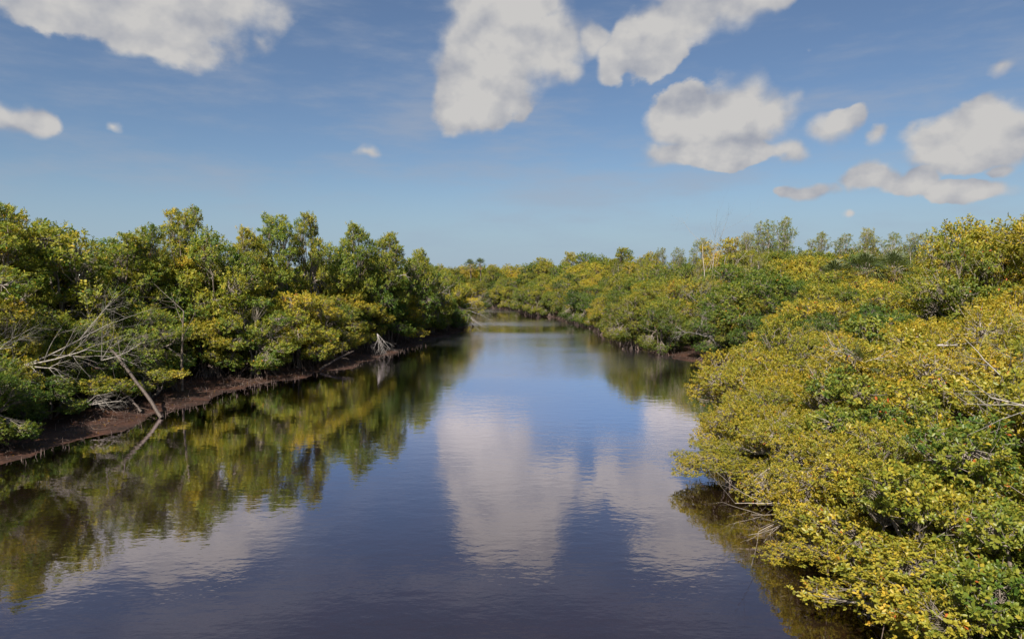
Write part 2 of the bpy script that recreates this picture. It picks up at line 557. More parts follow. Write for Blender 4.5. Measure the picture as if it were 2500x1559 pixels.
def plant(seed, clumps, height, tips_per, leaf_n, leaf_len, tone_mean, tone_var, stem_r=0.06, stems=4, detail=False,
          mat='mangrove_leaf', bark='bark', twig='twig_bark', twig_frac=0.4, lean=(0, 0), wid=0.46, up=0.55, split=0.35, roots=0, drop=0.0):
    """one plant variant -> dict of part name -> mesh"""
    rng = np.random.default_rng(seed)
    K = len(clumps)
    C = clumps[:, :3]
    parts = {}
    # stems and limbs
    T = Tubes()
    stem_top = []
    for s in range(stems):
        a = s * 6.283 / stems + rng.uniform(-.4, .4)
        sp = 0.10 + 0.09 * stems
        hz = C[:, 2].min() * 0.5 + height * split * rng.uniform(.7, 1.2)
        cen = C[:, :2].mean(0)
        top = np.array([math.cos(a) * sp + cen[0] * .6 + lean[0] * hz, math.sin(a) * sp + cen[1] * .6 + lean[1] * hz, hz])
        bs = np.array([math.cos(a) * .08 * stems ** .5, math.sin(a) * .08 * stems ** .5, -0.3])
        P = curve_pts(bs, top, 8, rng.normal(0, .10, 3) * (1, 1, 0), rng, 0.02)
        T.add(P, np.linspace(stem_r * 1.25, stem_r * .8, 8)[None], 7)
        stem_top.append(top)
    stem_top = np.array(stem_top)
    limb = []
    for k in range(K):
        i = np.argmin(np.linalg.norm(stem_top[:, :2] - C[k, :2], axis=1) + rng.uniform(0, .4, stems))
        p0 = stem_top[i]
        P = curve_pts(p0, C[k], 8, rng.normal(0, .12, 3) + np.array([0, 0, -.12 if C[k, 2] > p0[2] else .2]), rng, 0.03)
        T.add(P, np.linspace(stem_r * .8, stem_r * .22, 8)[None], 6)
        limb.append(P[0])
    parts['trunk'] = T.mesh('trunk', bark)
    # twig tips
    tips = []
    own = []
    for k in range(K):
        n = max(8, int(tips_per * (clumps[k, 3] / clumps[:, 3].mean()) ** 2))
        d = rng.normal(0, 1, (n, 3))
        d[:, 2] = np.where(d[:, 2] < 0, d[:, 2] * 0.7, d[:, 2])
        d = norm(d)
        r = 0.5 + 0.5 * rng.random((n, 1)) ** 0.6
        r = r * (1 + 0.28 * lump(d * 2 + k * 3.1, 2.2, seed + k)[:, None])
        p = C[k] + d * r * np.array([clumps[k, 3], clumps[k, 3], clumps[k, 4]])
        tips.append(p)
        own.append(np.full(n, k))
    tips = np.concatenate(tips)
    own = np.concatenate(own)
    # thin out tips buried in other clumps
    keep = np.ones(len(tips), bool)
    for k in range(K):
        q = np.linalg.norm((tips - C[k]) / np.array([clumps[k, 3], clumps[k, 3], clumps[k, 4]]), axis=1)
        keep &= ~((own != k) & (q < 0.5))
    keep &= rng.random(len(tips)) > drop * (0.5 + 0.5 * lump(tips, 1.7, seed + 77))
    keep &= tips[:, 2] > 0.12
    tips = tips[keep]
    own = own[keep]
    ax = norm(tips - C[own]) * 0.8 + np.array([0, 0, up]) + rng.normal(0, .22, tips.shape)
    ax = norm(ax)
    # twigs
    m = rng.random(len(tips)) < twig_frac
    L = np.array(limb)
    tt = rng.integers(4, 8, m.sum())
    p0 = L[own[m], tt]
    tw = Tubes()
    P = curve_pts(p0, tips[m], 4, rng.normal(0, .07, (m.sum(), 3)) - np.array([0, 0, .05]), rng, 0.015)
    r0 = rng.uniform(.006, .015, (m.sum(), 1))
    tw.add(P, r0 * np.linspace(1, .35, 4)[None], 3)
    parts['branches'] = tw.mesh('branches', twig)
    # leaves
    tone = tone_mean + tone_var * (0.7 * lump(tips, 1.1, seed + 5) + 0.5 * lump(C[own], 2.0, seed + 6)) + rng.normal(0, tone_var * .45, len(tips))
    rel_height = np.clip((tips[:, 2] - C[own][:, 2]) / clumps[own, 4], -1, 1)
    tone = np.clip(tone + 0.05 * rel_height, 0, .92)      # tone shifts to yellower towards the top of each clump
    v, f, tn = leaves(tips, ax, tone, leaf_n, leaf_len, rng, detail, wid=wid)
    parts['crown'] = mesh_from('crown', v, [f], mat, tone=tn)
    META[parts['crown'].name] = (tips, ax, tone)
    if roots:
        rt = Tubes()
        for i in range(roots):
            a = rng.uniform(0, 6.283)
            ro = rng.uniform(.35, 1.35)
            z = rng.uniform(.45, 1.25)
            p0 = np.array([math.cos(a) * .12, math.sin(a) * .12, z])
            p1 = np.array([math.cos(a) * ro, math.sin(a) * ro, -0.55])
            P = curve_pts(p0, p1, 8, np.array([math.cos(a) * ro * .33, math.sin(a) * ro * .33, .18]), rng, 0.015)
            rr = rng.uniform(.014, .028)
            rt.add(P, np.linspace(rr, rr * .8, 8)[None], 5)
            if rng.random() < .7:
                q0 = P[0, 4]
                a2 = a + rng.uniform(-.9, .9)
                q1 = np.array([q0[0] + math.cos(a2) * .35, q0[1] + math.sin(a2) * .35, -.55])
                rt.add(curve_pts(q0, q1, 6, np.array([math.cos(a2) * .12, math.sin(a2) * .12, .05]), rng, .01), np.full((1, 6), rr * .7), 5)
        for i in range(roots // 2):     # thin roots hanging from the limbs
            a = rng.uniform(0, 6.283)
            ro = rng.uniform(.5, 1.7)
            z = rng.uniform(.8, 1.6)
            p0 = np.array([math.cos(a) * ro, math.sin(a) * ro, z])
            rt.add(curve_pts(p0, p0 + np.array([rng.normal(0, .12), rng.normal(0, .12), -z - .4]), 5, rng.normal(0, .05, 3), rng, .01), np.full((1, 5), .009), 4)
        parts['prop_roots'] = rt.mesh('prop_roots', 'root_bark')
    return parts




def build_variants():
    # S: near bush with big glossy leaves (nominal height 3.4, radius 2.3)
    VAR['S'] = []
    for i, (tm, tv) in enumerate(((.36, .17), (.50, .16), (.27, .15), (.53, .13), (.42, .20))):
        rng = np.random.default_rng(100 + i)
        c = clump_dome(rng, 1.9, 0.35, 3.3, 19, .64)
        VAR['S'].append(plant(200 + i, c, 3.4, 112, 9, .100, tm, tv, .05, 5, True, 'glossy_leaf', twig_frac=.55, wid=.50, roots=16))
    # F: near bush with small leaves
    VAR['F'] = []
    for i, (tm, tv) in enumerate(((.50, .12), (.56, .11), (.44, .13))):
        rng = np.random.default_rng(120 + i)
        c = clump_dome(rng, 1.9, 0.35, 3.3, 24, .66)
        VAR['F'].append(plant(220 + i, c, 3.4, 250, 8, .062, tm, tv, .045, 5, False, 'mangrove_leaf', twig_frac=.2, wid=.52, roots=16))
    # M: bank mangrove, leafy to the ground (nominal height 5.5, radius 2.3)
    VAR['M'] = []
    for i, (tm, tv) in enumerate(((.34, .13), (.42, .13), (.28, .12), (.48, .12), (.36, .16), (.24, .11))):
        rng = np.random.default_rng(140 + i)
        c = clump_dome(rng, 2.2, 0.85, 5.4, 32, .80)
        VAR['M'].append(plant(240 + i, c, 5.5, 96, 9, .125, tm + .07, tv * 1.15, .06, 4, False, twig_frac=.45, roots=28))
    # T: tall mangrove with tiered crown on bare upper stems (nominal height 9)
    VAR['T'] = []
    for i, (tm, tv) in enumerate(((.30, .10), (.35, .12), (.26, .10), (.38, .13), (.31, .14))):
        rng = np.random.default_rng(160 + i)
        cl = []
        for k in range(34):
            u = k / 33
            z = 2.2 + 6.4 * u ** .85
            wd = 2.1 * (1 - 0.72 * max(0, (z - 5.0) / 3.9) ** 1.2)
            a = k * 2.4 + rng.uniform(-.5, .5)
            rr = rng.uniform(.50, .90) * (1 if z < 7 else .85)
            cl.append((math.cos(a) * wd * rng.uniform(.2, 1), math.sin(a) * wd * rng.uniform(.2, 1), z, rr, rr * rng.uniform(.45, .72)))
        VAR['T'].append(plant(260 + i, np.array(cl), 9, 84, 9, .13, tm + .12, tv * 1.2, .07, 3, False, twig_frac=.3, split=.42, drop=.15))
    # W: slender fine-leaved tree with pale stems (nominal height 9)
    VAR['W'] = []
    for i, (tm, tv) in enumerate(((.42, .10), (.46, .10), (.38, .10), (.40, .12))):
        rng = np.random.default_rng(180 + i)
        cl = []
        for k in range(20):
            z = 3.4 + 5.4 * k / 19
            wd = 1.5 * (1 - 0.55 * k / 19)
            a = k * 2.4 + rng.uniform(-.5, .5)
            rr = rng.uniform(.4, .72)
            cl.append((math.cos(a) * wd * rng.uniform(.3, 1), math.sin(a) * wd * rng.uniform(.3, 1), z, rr, rr * rng.uniform(.8, 1.2)))
        VAR['W'].append(plant(280 + i, np.array(cl), 9, 80, 8, .115, tm, tv, .06, 4, False, bark='pale_bark', twig='pale_bark', twig_frac=.35, wid=.3, split=.42, drop=.08, up=.3))


build_variants()
NOM = {'S': 3.4, 'F': 3.4, 'M': 5.5, 'T': 9.1, 'W': 9.1}

# ------------------------------------------------------------------ scene helpers


def link(name, data, parent=None):
    o = bpy.data.objects.new(name, data)
    COL.objects.link(o)
    if parent is not None:
        o.parent = parent
    return o


def tag(o, label, cat, group=None):
    o['label'] = label
    o['category'] = cat
    if group:
        o['group'] = group


def structure(o):
    o['kind'] = 'structure'


# ------------------------------------------------------------------ terrain and water
LEFT = [(-17, -60), (-17, -15), (-17, 10), (-16.2, 21), (-15.6, 23.8), (-14.5, 28.8), (-13.9, 34), (-12.6, 38), (-11, 41.3), (-9.4, 47), (-7.4, 57),
        (-6.0, 67), (-4.9, 73.5), (-6.2, 78), (-12, 86), (-25, 95), (-60, 102)]
RIGHT = [(8.0, -60), (8.0, -10), (8.0, 0), (8.0, 8), (7.9, 11), (7.9, 14), (8.0, 17), (8.2, 20), (8.9, 24), (10.4, 27), (13.4, 32), (15.2, 39), (14.2, 44.5), (12.4, 46),
         (10.6, 49.5), (9.8, 55), (9.6, 65), (9.2, 73), (7.7, 85), (3.2, 94), (0, 108), (-8, 117), (-20, 119), (-60, 118)]
RIVER = np.array(LEFT + RIGHT[::-1], float)


def seg_dist(P, poly, closed=True):
    A = poly
    B = np.roll(poly, -1, 0)
    if not closed:
        A, B = A[:-1], B[:-1]
    best = np.full(len(P), 1e9)
    for a, b in zip(A, B):
        ab = b - a
        t = np.clip(((P - a) @ ab) / (ab @ ab), 0, 1)
        best = np.minimum(best, np.linalg.norm(P - (a + t[:, None] * ab), axis=1))
    return best


def inside(P, poly):
    x, y = P[:, 0], P[:, 1]
    c = np.zeros(len(P), bool)
    for a, b in zip(poly, np.roll(poly, -1, 0)):
        if a[1] == b[1]:
            continue
        cond = (a[1] > y) != (b[1] > y)
        xi = (b[0] - a[0]) * (y - a[1]) / (b[1] - a[1]) + a[0]
        c ^= cond & (x < xi)
    return c


def ground_z(P):
    d = seg_dist(P, RIVER)
    d = d * 1.0
    ins0 = inside(P, RIVER)
    d = np.where(ins0, -d, d) + 0.65 * np.sin(P[:, 0] * .8 + P[:, 1] * .45) * np.sin(P[:, 1] * .37 + 1) + .35 * np.sin(P[:, 1] * 1.3 + P[:, 0] * .9) + .16 * np.sin(P[:, 1] * 3.1 + P[:, 0] * 2.2)
    ins = d < 0
    d = np.abs(d)
    nz = .03 * np.sin(P[:, 0] * 2.1 + 1) * np.sin(P[:, 1] * 1.7) + .02 * np.sin(P[:, 0] * 4.3 + P[:, 1] * 3.1)
    land = np.minimum(d * .075, .42) + nz * np.clip(d, 0, 1)
    bed = -np.minimum(np.maximum(d, 0) * .05 + np.maximum(d - 1.5, 0) * .12, 1.6)
    return np.where(ins, bed, land)


def build_ground():
    xs = np.concatenate([[-6000, -1500, -400, -140], np.arange(-60, 60.1, .6), [140, 400, 1500, 6000]])
    ys = np.concatenate([[-3000, -600, -150, -60], np.arange(-16, 130.1, .6), [200, 500, 1500, 8000]])
    gx, gy = np.meshgrid(xs, ys)
    P = np.stack([gx.ravel(), gy.ravel()], 1)
    z = ground_z(P)
    nx, ny = len(xs), len(ys)
    i = np.arange(nx * ny).reshape(ny, nx)
    q = np.stack([i[:-1, :-1], i[:-1, 1:], i[1:, 1:], i[1:, :-1]], -1).reshape(-1, 4)
    me = mesh_from('ground', np.column_stack([P, z]), [q], 'mud', smooth=True)
    structure(link('ground', me))
    # the river: its surface follows the channel and runs a little under the banks
    v = [(-62, -62, 0), (20, -62, 0), (20, 130, 0), (-62, 130, 0)]
    structure(link('water', mesh_from('water', v, [[(0, 1, 2, 3)]], 'river_water')))


build_ground()


def gz(x, y):
    return float(ground_z(np.array([[x, y]], float))[0])


# ------------------------------------------------------------------ trees
RND = random.Random(7)
TREES = []      # (root, row key, x, y)
COLOUR_WORDS = ((.30, 'dark green'), (.42, 'green'), (.52, 'olive green'), (.62, 'yellow green'), (9, 'golden yellow'))
USED = set()


def tree(kind, name, x, y, h, row, shift=0.0, val=1.0, var=None, rot=None, wide=1.0, roots=False, look=None, z=None):
    vs = VAR[kind]
    vi = RND.randrange(len(vs)) if var is None else var
    parts = vs[vi]
    e = link(name, None)
    e.empty_display_size = .3
    e.location = (x, y, max(gz(x, y), -.4) if z is None else z)
    s = (h - e.location.z) / NOM[kind]
    e.scale = (s * wide, s * wide, s)
    if kind == 'F' or kind == 'S':
        e.scale = (max(s * wide, .8), max(s * wide, .8), s)
    e.rotation_euler = (0, 0, RND.uniform(0, 6.28) if rot is None else rot)
    for pn, me in parts.items():
        if pn == 'prop_roots' and not roots:
            continue
        o = link(pn, me, e)
        if pn in ('crown', 'branches', 'prop_roots'):
            o['kind'] = 'stuff'
        if pn == 'crown':
            o.color = (0.5 + shift, 0.5 * val, 0.5, 1)
    TREES.append((e, row, x, y))
    return e


def resample(line, step):
    line = np.array(line, float)
    seg = np.linalg.norm(np.diff(line, axis=0), axis=1)
    cum = np.concatenate([[0], np.cumsum(seg)])
    t = np.arange(step * .5, cum[-1], step)
    pts = np.column_stack([np.interp(t, cum, line[:, 0]), np.interp(t, cum, line[:, 1])])
    e = .8
    a = np.column_stack([np.interp(t - e, cum, line[:, 0]), np.interp(t - e, cum, line[:, 1])])
    b = np.column_stack([np.interp(t + e, cum, line[:, 0]), np.interp(t + e, cum, line[:, 1])])
    d = norm(b - a)
    return pts, d


def visible_zone(x, y):
    return abs(x) < y * .80 + 5


LEFT_TREES = [(-17, 12), (-16.2, 21), (-15.6, 23.8), (-14.5, 28.8), (-13.9, 34), (-12.6, 38), (-11, 41.3), (-9.4, 47), (-7.4, 57), (-6.0, 67), (-5.1, 74), (-7.5, 79), (-13, 86)]
# left bank rows: inland offset, spacing, height, kind
for off, step, h0, h1, kinds, row in ((3.2, 2.8, 4.2, 5.6, 'M', 'left front'), (5.6, 3.0, 5.4, 6.9, 'MMT', 'left second'), (8.9, 3.3, 6.0, 7.3, 'MMT', 'left third'),
                                      (12.6, 3.8, 6.4, 7.6, 'MT', 'left fourth'), (17.5, 4.6, 6.2, 7.7, 'TM', 'left rear')):
    pts, d = resample(LEFT_TREES, step)
    for (x, y), (dx, dy) in zip(pts, d):
        o2 = off * (1 if y < 60 else max(.45, 1 - (y - 60) / 30))
        if y < 36:
            o2 += 1.5 * min(1, (36 - y) / 5)
        if off < 4:
            o2 -= 0.9 * min(1, max(0, (y - 34) / 14))
        px = x - dy * o2 + RND.uniform(-.7, .7)
        py = y + dx * o2 + RND.uniform(-.9, .9)
        if not visible_zone(px, py) or inside(np.array([[px, py]]), RIVER)[0]:
            continue
        if off > 14 and py > 62:
            continue
        h = RND.uniform(h0, h1) * (1 if py < 60 else .9) + (2.1 * min(1, max(0, (42 - py) / 6)) if 4 < off < 10 else 0)
        tree(RND.choice(kinds), 'mangrove_tree', px, py, h, row, max(-.15, min(.10, RND.gauss(0.015, .075))) + (.14 if math.hypot(px + 16.5, py - 29) < 2.2 and off > 4 else 0), RND.uniform(1.05, 1.35), wide=RND.uniform(1.0, 1.25), roots=off < 4)

# tall crowns that break the left skyline: x, y, top
for x, y, top, k in ((-22.3, 30, 9.3, 'T'), (-24.0, 35, 8.9, 'T'), (-21.9, 36.5, 8.5, 'M'), (-19.4, 36.5, 8.8, 'T'), (-18.6, 39, 10.0, 'T'), (-17.0, 39, 9.0, 'M'), (-16.2, 42, 9.0, 'T'),
                     (-15.2, 44, 10.0, 'T'), (-13.6, 46, 10.3, 'T'), (-12.8, 49.5, 8.6, 'M'), (-11.6, 51, 9.9, 'T'), (-10.9, 53, 8.3, 'M'), (-9.8, 54.5, 9.4, 'T'), (-9.0, 58, 8.3, 'M'),
                     (-8.2, 61.5, 8.3, 'T'), (-7.6, 65, 7.1, 'M'), (-6.6, 70, 6.8, 'M')):
    tree(k, 'mangrove_tree', x, y, top + (.0 if k == 'T' else -.4), 'left skyline', RND.gauss(-.03, .05), RND.uniform(1.1, 1.3), wide=RND.uniform(.62, .9) if k == 'T' else .8)
# low glossy green bushes at the water's edge on the near left
for x, y, h, v, sh in ((-19.4, 22.6, 2.4, 2, -.04), (-18.5, 24.4, 2.1, 0, -.10), (-17.9, 26.4, 2.2, 2, -.02), (-17.2, 28.6, 2.0, 4, .0), (-16.4, 31.0, 2.0, 0, .05)):
    tree('S', 'mangrove_bush', x - .35, y + .2, h, 'left low', sh - .03, 1.15, var=v, wide=1.15, z=.35)

for x, y, h in ((-17.4, 22.3, 3.0), (-18.4, 23.6, 3.4)):
    tree('M', 'mangrove_tree', x, y, h, 'left edge', -.05, 1.1, var=5, wide=1.25, roots=True)

# right far bank, from the bend down to the cove
RIGHT_TREES = [(-14, 119), (-8, 117), (0, 108), (3.2, 94), (7.7, 85), (9.2, 73), (9.6, 65), (9.8, 55), (10.6, 49.5), (12.4, 46), (14.2, 44.5), (15.6, 39), (13.6, 32)]
for off, step, h0, h1, kinds, row in ((0.2, 2.9, 3.4, 4.8, 'M', 'right front'), (4.4, 3.6, 5.0, 6.4, 'M', 'right second'), (8.2, 4.2, 6.6, 8.0, 'MMMW', 'right third'), (13, 5.2, 7.4, 8.6, 'MMWT', 'right rear')):
    pts, d = resample(RIGHT_TREES, step)
    for (x, y), (dx, dy) in zip(pts, d):
        px = x - dy * off + RND.uniform(-.8, .8)
        py = y + dx * off + RND.uniform(-.9, .9)
        if off > 4 and py < 48:
            continue
        if not visible_zone(px, py) or (off > 1 and inside(np.array([[px, py]]), RIVER)[0]):
            continue
        tree(RND.choice(kinds), 'mangrove_tree', px, py, RND.uniform(h0, h1), row, max(-.2, min(.10, RND.gauss(.0, .08))), RND.uniform(.85, 1.15), wide=RND.uniform(1.0, 1.25), roots=off < 3)

# right skyline
for x, y, top, k in ((-3.5, 119.5, 6.6, 'M'), (-10.5, 121, 6.4, 'M'), (-14, 123, 6.8, 'M'), (0.3, 122, 6.8, 'M'), (5.5, 116, 8.0, 'M'), (9.3, 110, 8.6, 'T'), (12.4, 103, 8.6, 'M'), (15.8, 98, 8.9, 'T'), (18.2, 92, 7.9, 'M'), (18.5, 86, 8.0, 'W'), (19.6, 81, 7.9, 'W'),
                     (20, 73, 8.6, 'W'), (20.6, 66, 8.9, 'M'), (21, 62, 9.0, 'W'), (22.2, 60.5, 10.1, 'W'), (24.0, 60.5, 10.4, 'W'), (26.2, 58.5, 8.9, 'W'), (27.3, 56.5, 8.7, 'W'), (29, 55.5, 9.0, 'W'),
                     (30.2, 54.5, 8.7, 'W'), (31, 52.5, 8.5, 'W'), (32, 51, 8.3, 'W'), (33, 48, 8.3, 'W'), (19.5, 59, 7.9, 'M'), (22.8, 57.5, 7.8, 'M'), (25.2, 57, 7.9, 'M'), (28.2, 54.5, 7.7, 'M'), (30, 57.5, 8.0, 'T'), (31.4, 50.5, 7.6, 'M'), (33.6, 47, 7.6, 'M'), (35.5, 47, 8.0, 'T'), (22.6, 34, 7.9, 'M'), (24.4, 33, 8.1, 'M'), (23.2, 29.5, 8.2, 'M'), (21.0, 31, 7.0, 'M'), (25, 30, 8.6, 'M')):
    warm = y < 35
    top += .9 if warm else (.9 if y > 64 else .35)
    tree(k, 'mangrove_tree' if k in 'MT' else 'slender_tree', x, y, top, 'right skyline', .05 if warm else RND.gauss(.0, .06), RND.uniform(.9, 1.1), wide=RND.uniform(.85, 1.05))

# scrub between the near bushes and the right skyline
yy = 28.0
while yy < 60:
    xx = 12.0 if yy > 33 else 10.5
    while xx < yy * .8 + 2:
        px, py = xx + RND.uniform(-.8, .8), yy + RND.uniform(-.8, .8)
        P2 = np.array([[px, py]])
        if not inside(P2, RIVER)[0] and seg_dist(P2, RIVER)[0] > (1.2 if yy < 46 else 9):
            h = 4.3 + (py - 26) * .075 + max(0, py - 42) * .07 + RND.uniform(-.4, .5)
            tree('M' if py > 31 else RND.choice('MF'), 'mangrove_shrub', px, py, h, 'scrub', max(-.15, min(.12, RND.gauss(.05 if py < 45 else .0, .08))), RND.uniform(.85, 1.15), wide=RND.uniform(1.1, 1.35))
        xx += 3.5
    yy += 3.5

# near bushes on the right: x, y, height, kind, variant, tone shift, name of place
NEAR = [
    (6.6, 6.4, 2.5, 'S', 0, .02), (8.6, 7.4, 3.4, 'S', 1, .02), (7.4, 9.2, 2.9, 'S', 2, .06), (9.5, 10.0, 3.6, 'S', 4, .0), (7.6, 11.9, 3.0, 'S', 1, .02), (9.7, 12.7, 3.5, 'S', 2, .02),
    (7.7, 14.5, 3.0, 'F', 0, .03), (10.1, 15.6, 3.5, 'S', 0, .04), (7.7, 17.5, 2.8, 'F', 1, .0), (9.9, 18.6, 3.7, 'S', 2, .08), (7.5, 20.3, 2.9, 'F', 0, .02), (8.6, 23.2, 3.8, 'F', 1, .02),
    (10.2, 21.6, 4.1, 'F', 2, .10), (12.4, 17.2, 4.2, 'S', 1, .04), (12.5, 20.6, 4.5, 'F', 1, .06), (12.3, 14.0, 4.0, 'S', 3, -.02), (15, 19.4, 4.7, 'S', 4, .02), (15.2, 22.8, 5.0, 'F', 2, .08),
    (10.8, 25.2, 4.5, 'F', 0, .0), (13.4, 25.0, 5.0, 'S', 0, .04), (17.6, 25.6, 5.5, 'F', 1, .06), (17.8, 21.8, 5.2, 'S', 3, .05), (20.4, 26.6, 5.9, 'M', 3, .06), (12, 10.8, 3.9, 'S', 1, .1), (14.8, 16.2, 4.0, 'S', 1, .1),
    (8.6, 16.0, 3.1, 'S', 2, .04), (8.8, 19.4, 3.4, 'F', 2, .10), (6.9, 13.5, 1.3, 'F', 1, .0), (6.3, 19.0, 1.4, 'F', 0, .0), (7.0, 10.4, 1.9, 'S', 3, .0), (6.6, 8.6, 2.2, 'S', 0, .04)]
for x, y, h, k, v, sh in NEAR:
    tree(k, 'mangrove_bush', x - (.35 if y < 13 else .1), y, h, 'near', sh + .03, 0.98, var=v, wide=1.08 if h > 2 else 1.7, roots=2 < h and x < 8.6, z=0.05)

# ------------------------------------------------------------------ labels by row and order, left to right in view
ORD = ['first', 'second', 'third', 'fourth', 'fifth', 'sixth', 'seventh', 'eighth', 'ninth', 'tenth', 'eleventh', 'twelfth', 'thirteenth', 'fourteenth', 'fifteenth', 'sixteenth', 'seventeenth',
       'eighteenth', 'nineteenth', 'twentieth', 'twenty-first', 'twenty-second', 'twenty-third', 'twenty-fourth', 'twenty-fifth', 'twenty-sixth', 'twenty-seventh', 'twenty-eighth', 'twenty-ninth',
       'thirtieth', 'thirty-first', 'thirty-second', 'thirty-third', 'thirty-fourth', 'thirty-fifth', 'thirty-sixth', 'thirty-seventh', 'thirty-eighth', 'thirty-ninth', 'fortieth']
ROWS = {
    'left edge': ('stilt rooted mangrove at the bottom left frame edge, {} of the pair', 'stilt rooted mangroves at the left frame edge'),
    'left low': ('low glossy leaved bush overhanging the left mud, {} from the left', 'low bushes over the left mud'),
    'left front': ('leafy mangrove at the left mud edge, {} from the left frame edge', 'mangroves along the left waterline'),
    'left second': ('mangrove just behind the left waterline row, {} from the left', 'mangroves of the left bank canopy'),
    'left third': ('mangrove halfway up the left canopy slope, {} from the left', 'mangroves of the left bank canopy'),
    'left fourth': ('taller mangrove high in the left canopy, {} from the left', 'mangroves of the left bank canopy'),
    'left rear': ('tall mangrove behind the left canopy, partly hidden, {} from the left', 'mangroves of the left bank canopy'),
    'left skyline': ('tall dark tiered mangrove breaking the left skyline, {} from the left', 'tall mangroves on the left skyline'),
    'right front': ('mangrove at the far right waterline, {} from the river bend', 'mangroves along the far right waterline'),
    'right second': ('olive mangrove right behind the far right waterline, {} from the bend', 'mangroves of the right bank canopy'),
    'right third': ('mangrove in the middle of the far right canopy, {} from the bend', 'mangroves of the right bank canopy'),
    'right rear': ('mangrove at the back of the far right canopy, {} from the bend', 'mangroves of the right bank canopy'),
    'right skyline': ('tree standing out on the right skyline, {} from the river bend', 'trees on the right skyline'),
}


def label_rows():
    by = {}
    for e, row, x, y in TREES:
        by.setdefault(row, []).append((math.atan2(x, y), e, x, y))
    for row, lst in by.items():
        lst.sort(key=lambda q: q[0])
        if row in ROWS:
            for i, (a, e, x, y) in enumerate(lst):
                tag(e, ROWS[row][0].format(ORD[min(i, len(ORD) - 1)]), 'tree', ROWS[row][1])
        elif row == 'scrub':
            rows = sorted(set(round((y - 28) / 3.5) for _, e, x, y in lst))
            for r in rows:
                sub = [q for q in lst if round((q[3] - 28) / 3.5) == r]
                for i, (a, e, x, y) in enumerate(sub):
                    tag(e, 'olive yellow shrub right of the cove, {} row back, {} from the left'.format(ORD[rows.index(r)], ORD[i]), 'shrub', 'shrubs between near bushes and right skyline')
        else:
            lst.sort(key=lambda q: math.hypot(q[2], q[3]))
            for i, (a, e, x, y) in enumerate(lst):
                k = next(n for n in NEAR if abs(n[0] - x) < .4 and abs(n[1] - y) < 1e-6)
                look = 'small-leaved golden' if k[3] == 'F' else ('glossy green', 'yellow green', 'deep green', 'golden yellow', 'mottled green and yellow')[k[4]] if k[3] == 'S' else 'olive'
                tag(e, '{} bush on the near right bank, {} nearest to the camera'.format(look, ORD[i]), 'bush', 'near bushes on the right bank')


label_rows()

# ------------------------------------------------------------------ bare branches and dead wood


def bare(rng, p0, d0, length, r0, levels, kids=4, n=7, curl=.25, up=0.0, out=None):
    """recursive bare branching; returns list of (pts, radii)"""
    if out is None:
        out = []
    d = np.array(d0, float) / np.linalg.norm(d0)
    pts = [np.array(p0, float)]
    for i in range(n - 1):
        d = d + rng.normal(0, curl, 3) * .45 + np.array([0, 0, up * .12])
        d /= np.linalg.norm(d)
        pts.append(pts[-1] + d * length / (n - 1))
    pts = np.array(pts)
    rad = np.linspace(r0, r0 * .4, n)
    out.append((pts, rad, levels))
    if levels > 0:
        for k in range(kids):
            i = rng.integers(2, n)
            t = pts[min(i, n - 1)] - pts[i - 1]
            t /= np.linalg.norm(t)
            sd = rng.normal(0, 1, 3)
            sd -= sd @ t * t
            sd /= np.linalg.norm(sd)
            dd = t * rng.uniform(.5, 1.0) + sd * rng.uniform(.45, .9)
            bare(rng, pts[i], dd, length * rng.uniform(.4, .68), rad[i] * .55, levels - 1, kids, n, curl, up, out)
    return out


def dead(name, label, cat, base, dirs, seed, r0=.05, levels=3, kids=4, curl=.25, up=.0, mat='dead_wood', group=None):
    rng = np.random.default_rng(seed)
    e = link(name, None)
    e.location = base
    for d in dirs:
        ln = float(np.linalg.norm(d))
        stem, br = None, None
        for pts, rad, lv in bare(rng, (0, 0, 0), d, ln, r0 * .8, levels, kids, 7, curl, up):
            if lv == levels:
                t = Tubes()
                t.add(pts, rad, 7)
                link('stem', t.mesh('stem', mat), e)
            else:
                if lv == levels - 1:
                    if br:
                        link('branch', br.mesh('branch', mat), e)
                    br = Tubes()
                br.add(pts, rad, 5 if lv == levels - 1 else 4)
        if br:
            link('branch', br.mesh('branch', mat), e)
    tag(e, label, cat, group)
    return e


DG = 'bleached dead branches on the left bank'
dead('dead_branch', 'large bleached branch sweeping over green leaves on the left bank', 'branch', (-19.2, 26.4, 2.3), [(3.3, .4, 1.1), (2.7, .2, .75), (1.4, -.3, .1)], 1, .05, 3, 5, .2, .1, group=DG)
dead('dead_branch', 'bundle of pale bare branches jutting in at the left frame edge', 'branch', (-20.2, 24.0, 3.0), [(2.6, -.5, .1), (2.4, -.9, -.15), (2.0, -.2, .35)], 2, .03, 3, 5, .2, .0, group=DG)
dead('dead_branch', 'forked grey branches rising against trees at upper left frame edge', 'branch', (-20.2, 25.2, 4.9), [(.9, .2, 1.7), (1.6, -.2, .8), (.4, 0, 1.3)], 3, .035, 3, 4, .2, .1, group=DG)
dead('dead_branch', 'fan of bleached twigs above the leaning log on the left', 'branch', (-17.2, 28.4, 2.3), [(.5, -.2, 1.9), (.9, -.2, 1.6), (1.7, 0, .3)], 4, .028, 3, 5, .2, .1, group=DG)
dead('dead_branch', 'low grey twig spray over mud left of the leaning log', 'branch', (-17.0, 26.9, .7), [(1.2, -.4, .3), (.9, -.7, .5), (1.3, .2, .0)], 5, .03, 2, 5, .2, .1, group=DG)
dead('dead_branch', 'grey upright stem showing in dark foliage right of the leaning log', 'branch', (-15.9, 32.6, .3), [(-.1, -.1, 3.8)], 6, .085, 2, 3, .06, .2, 'bark', DG)
dead('dead_branch', 'white forked twig below the left skyline near the point', 'branch', (-9.2, 53.0, 5.6), [(1.1, -.6, .3), (-.3, -.7, .8)], 7, .05, 2, 4, .25, .1, group=DG)
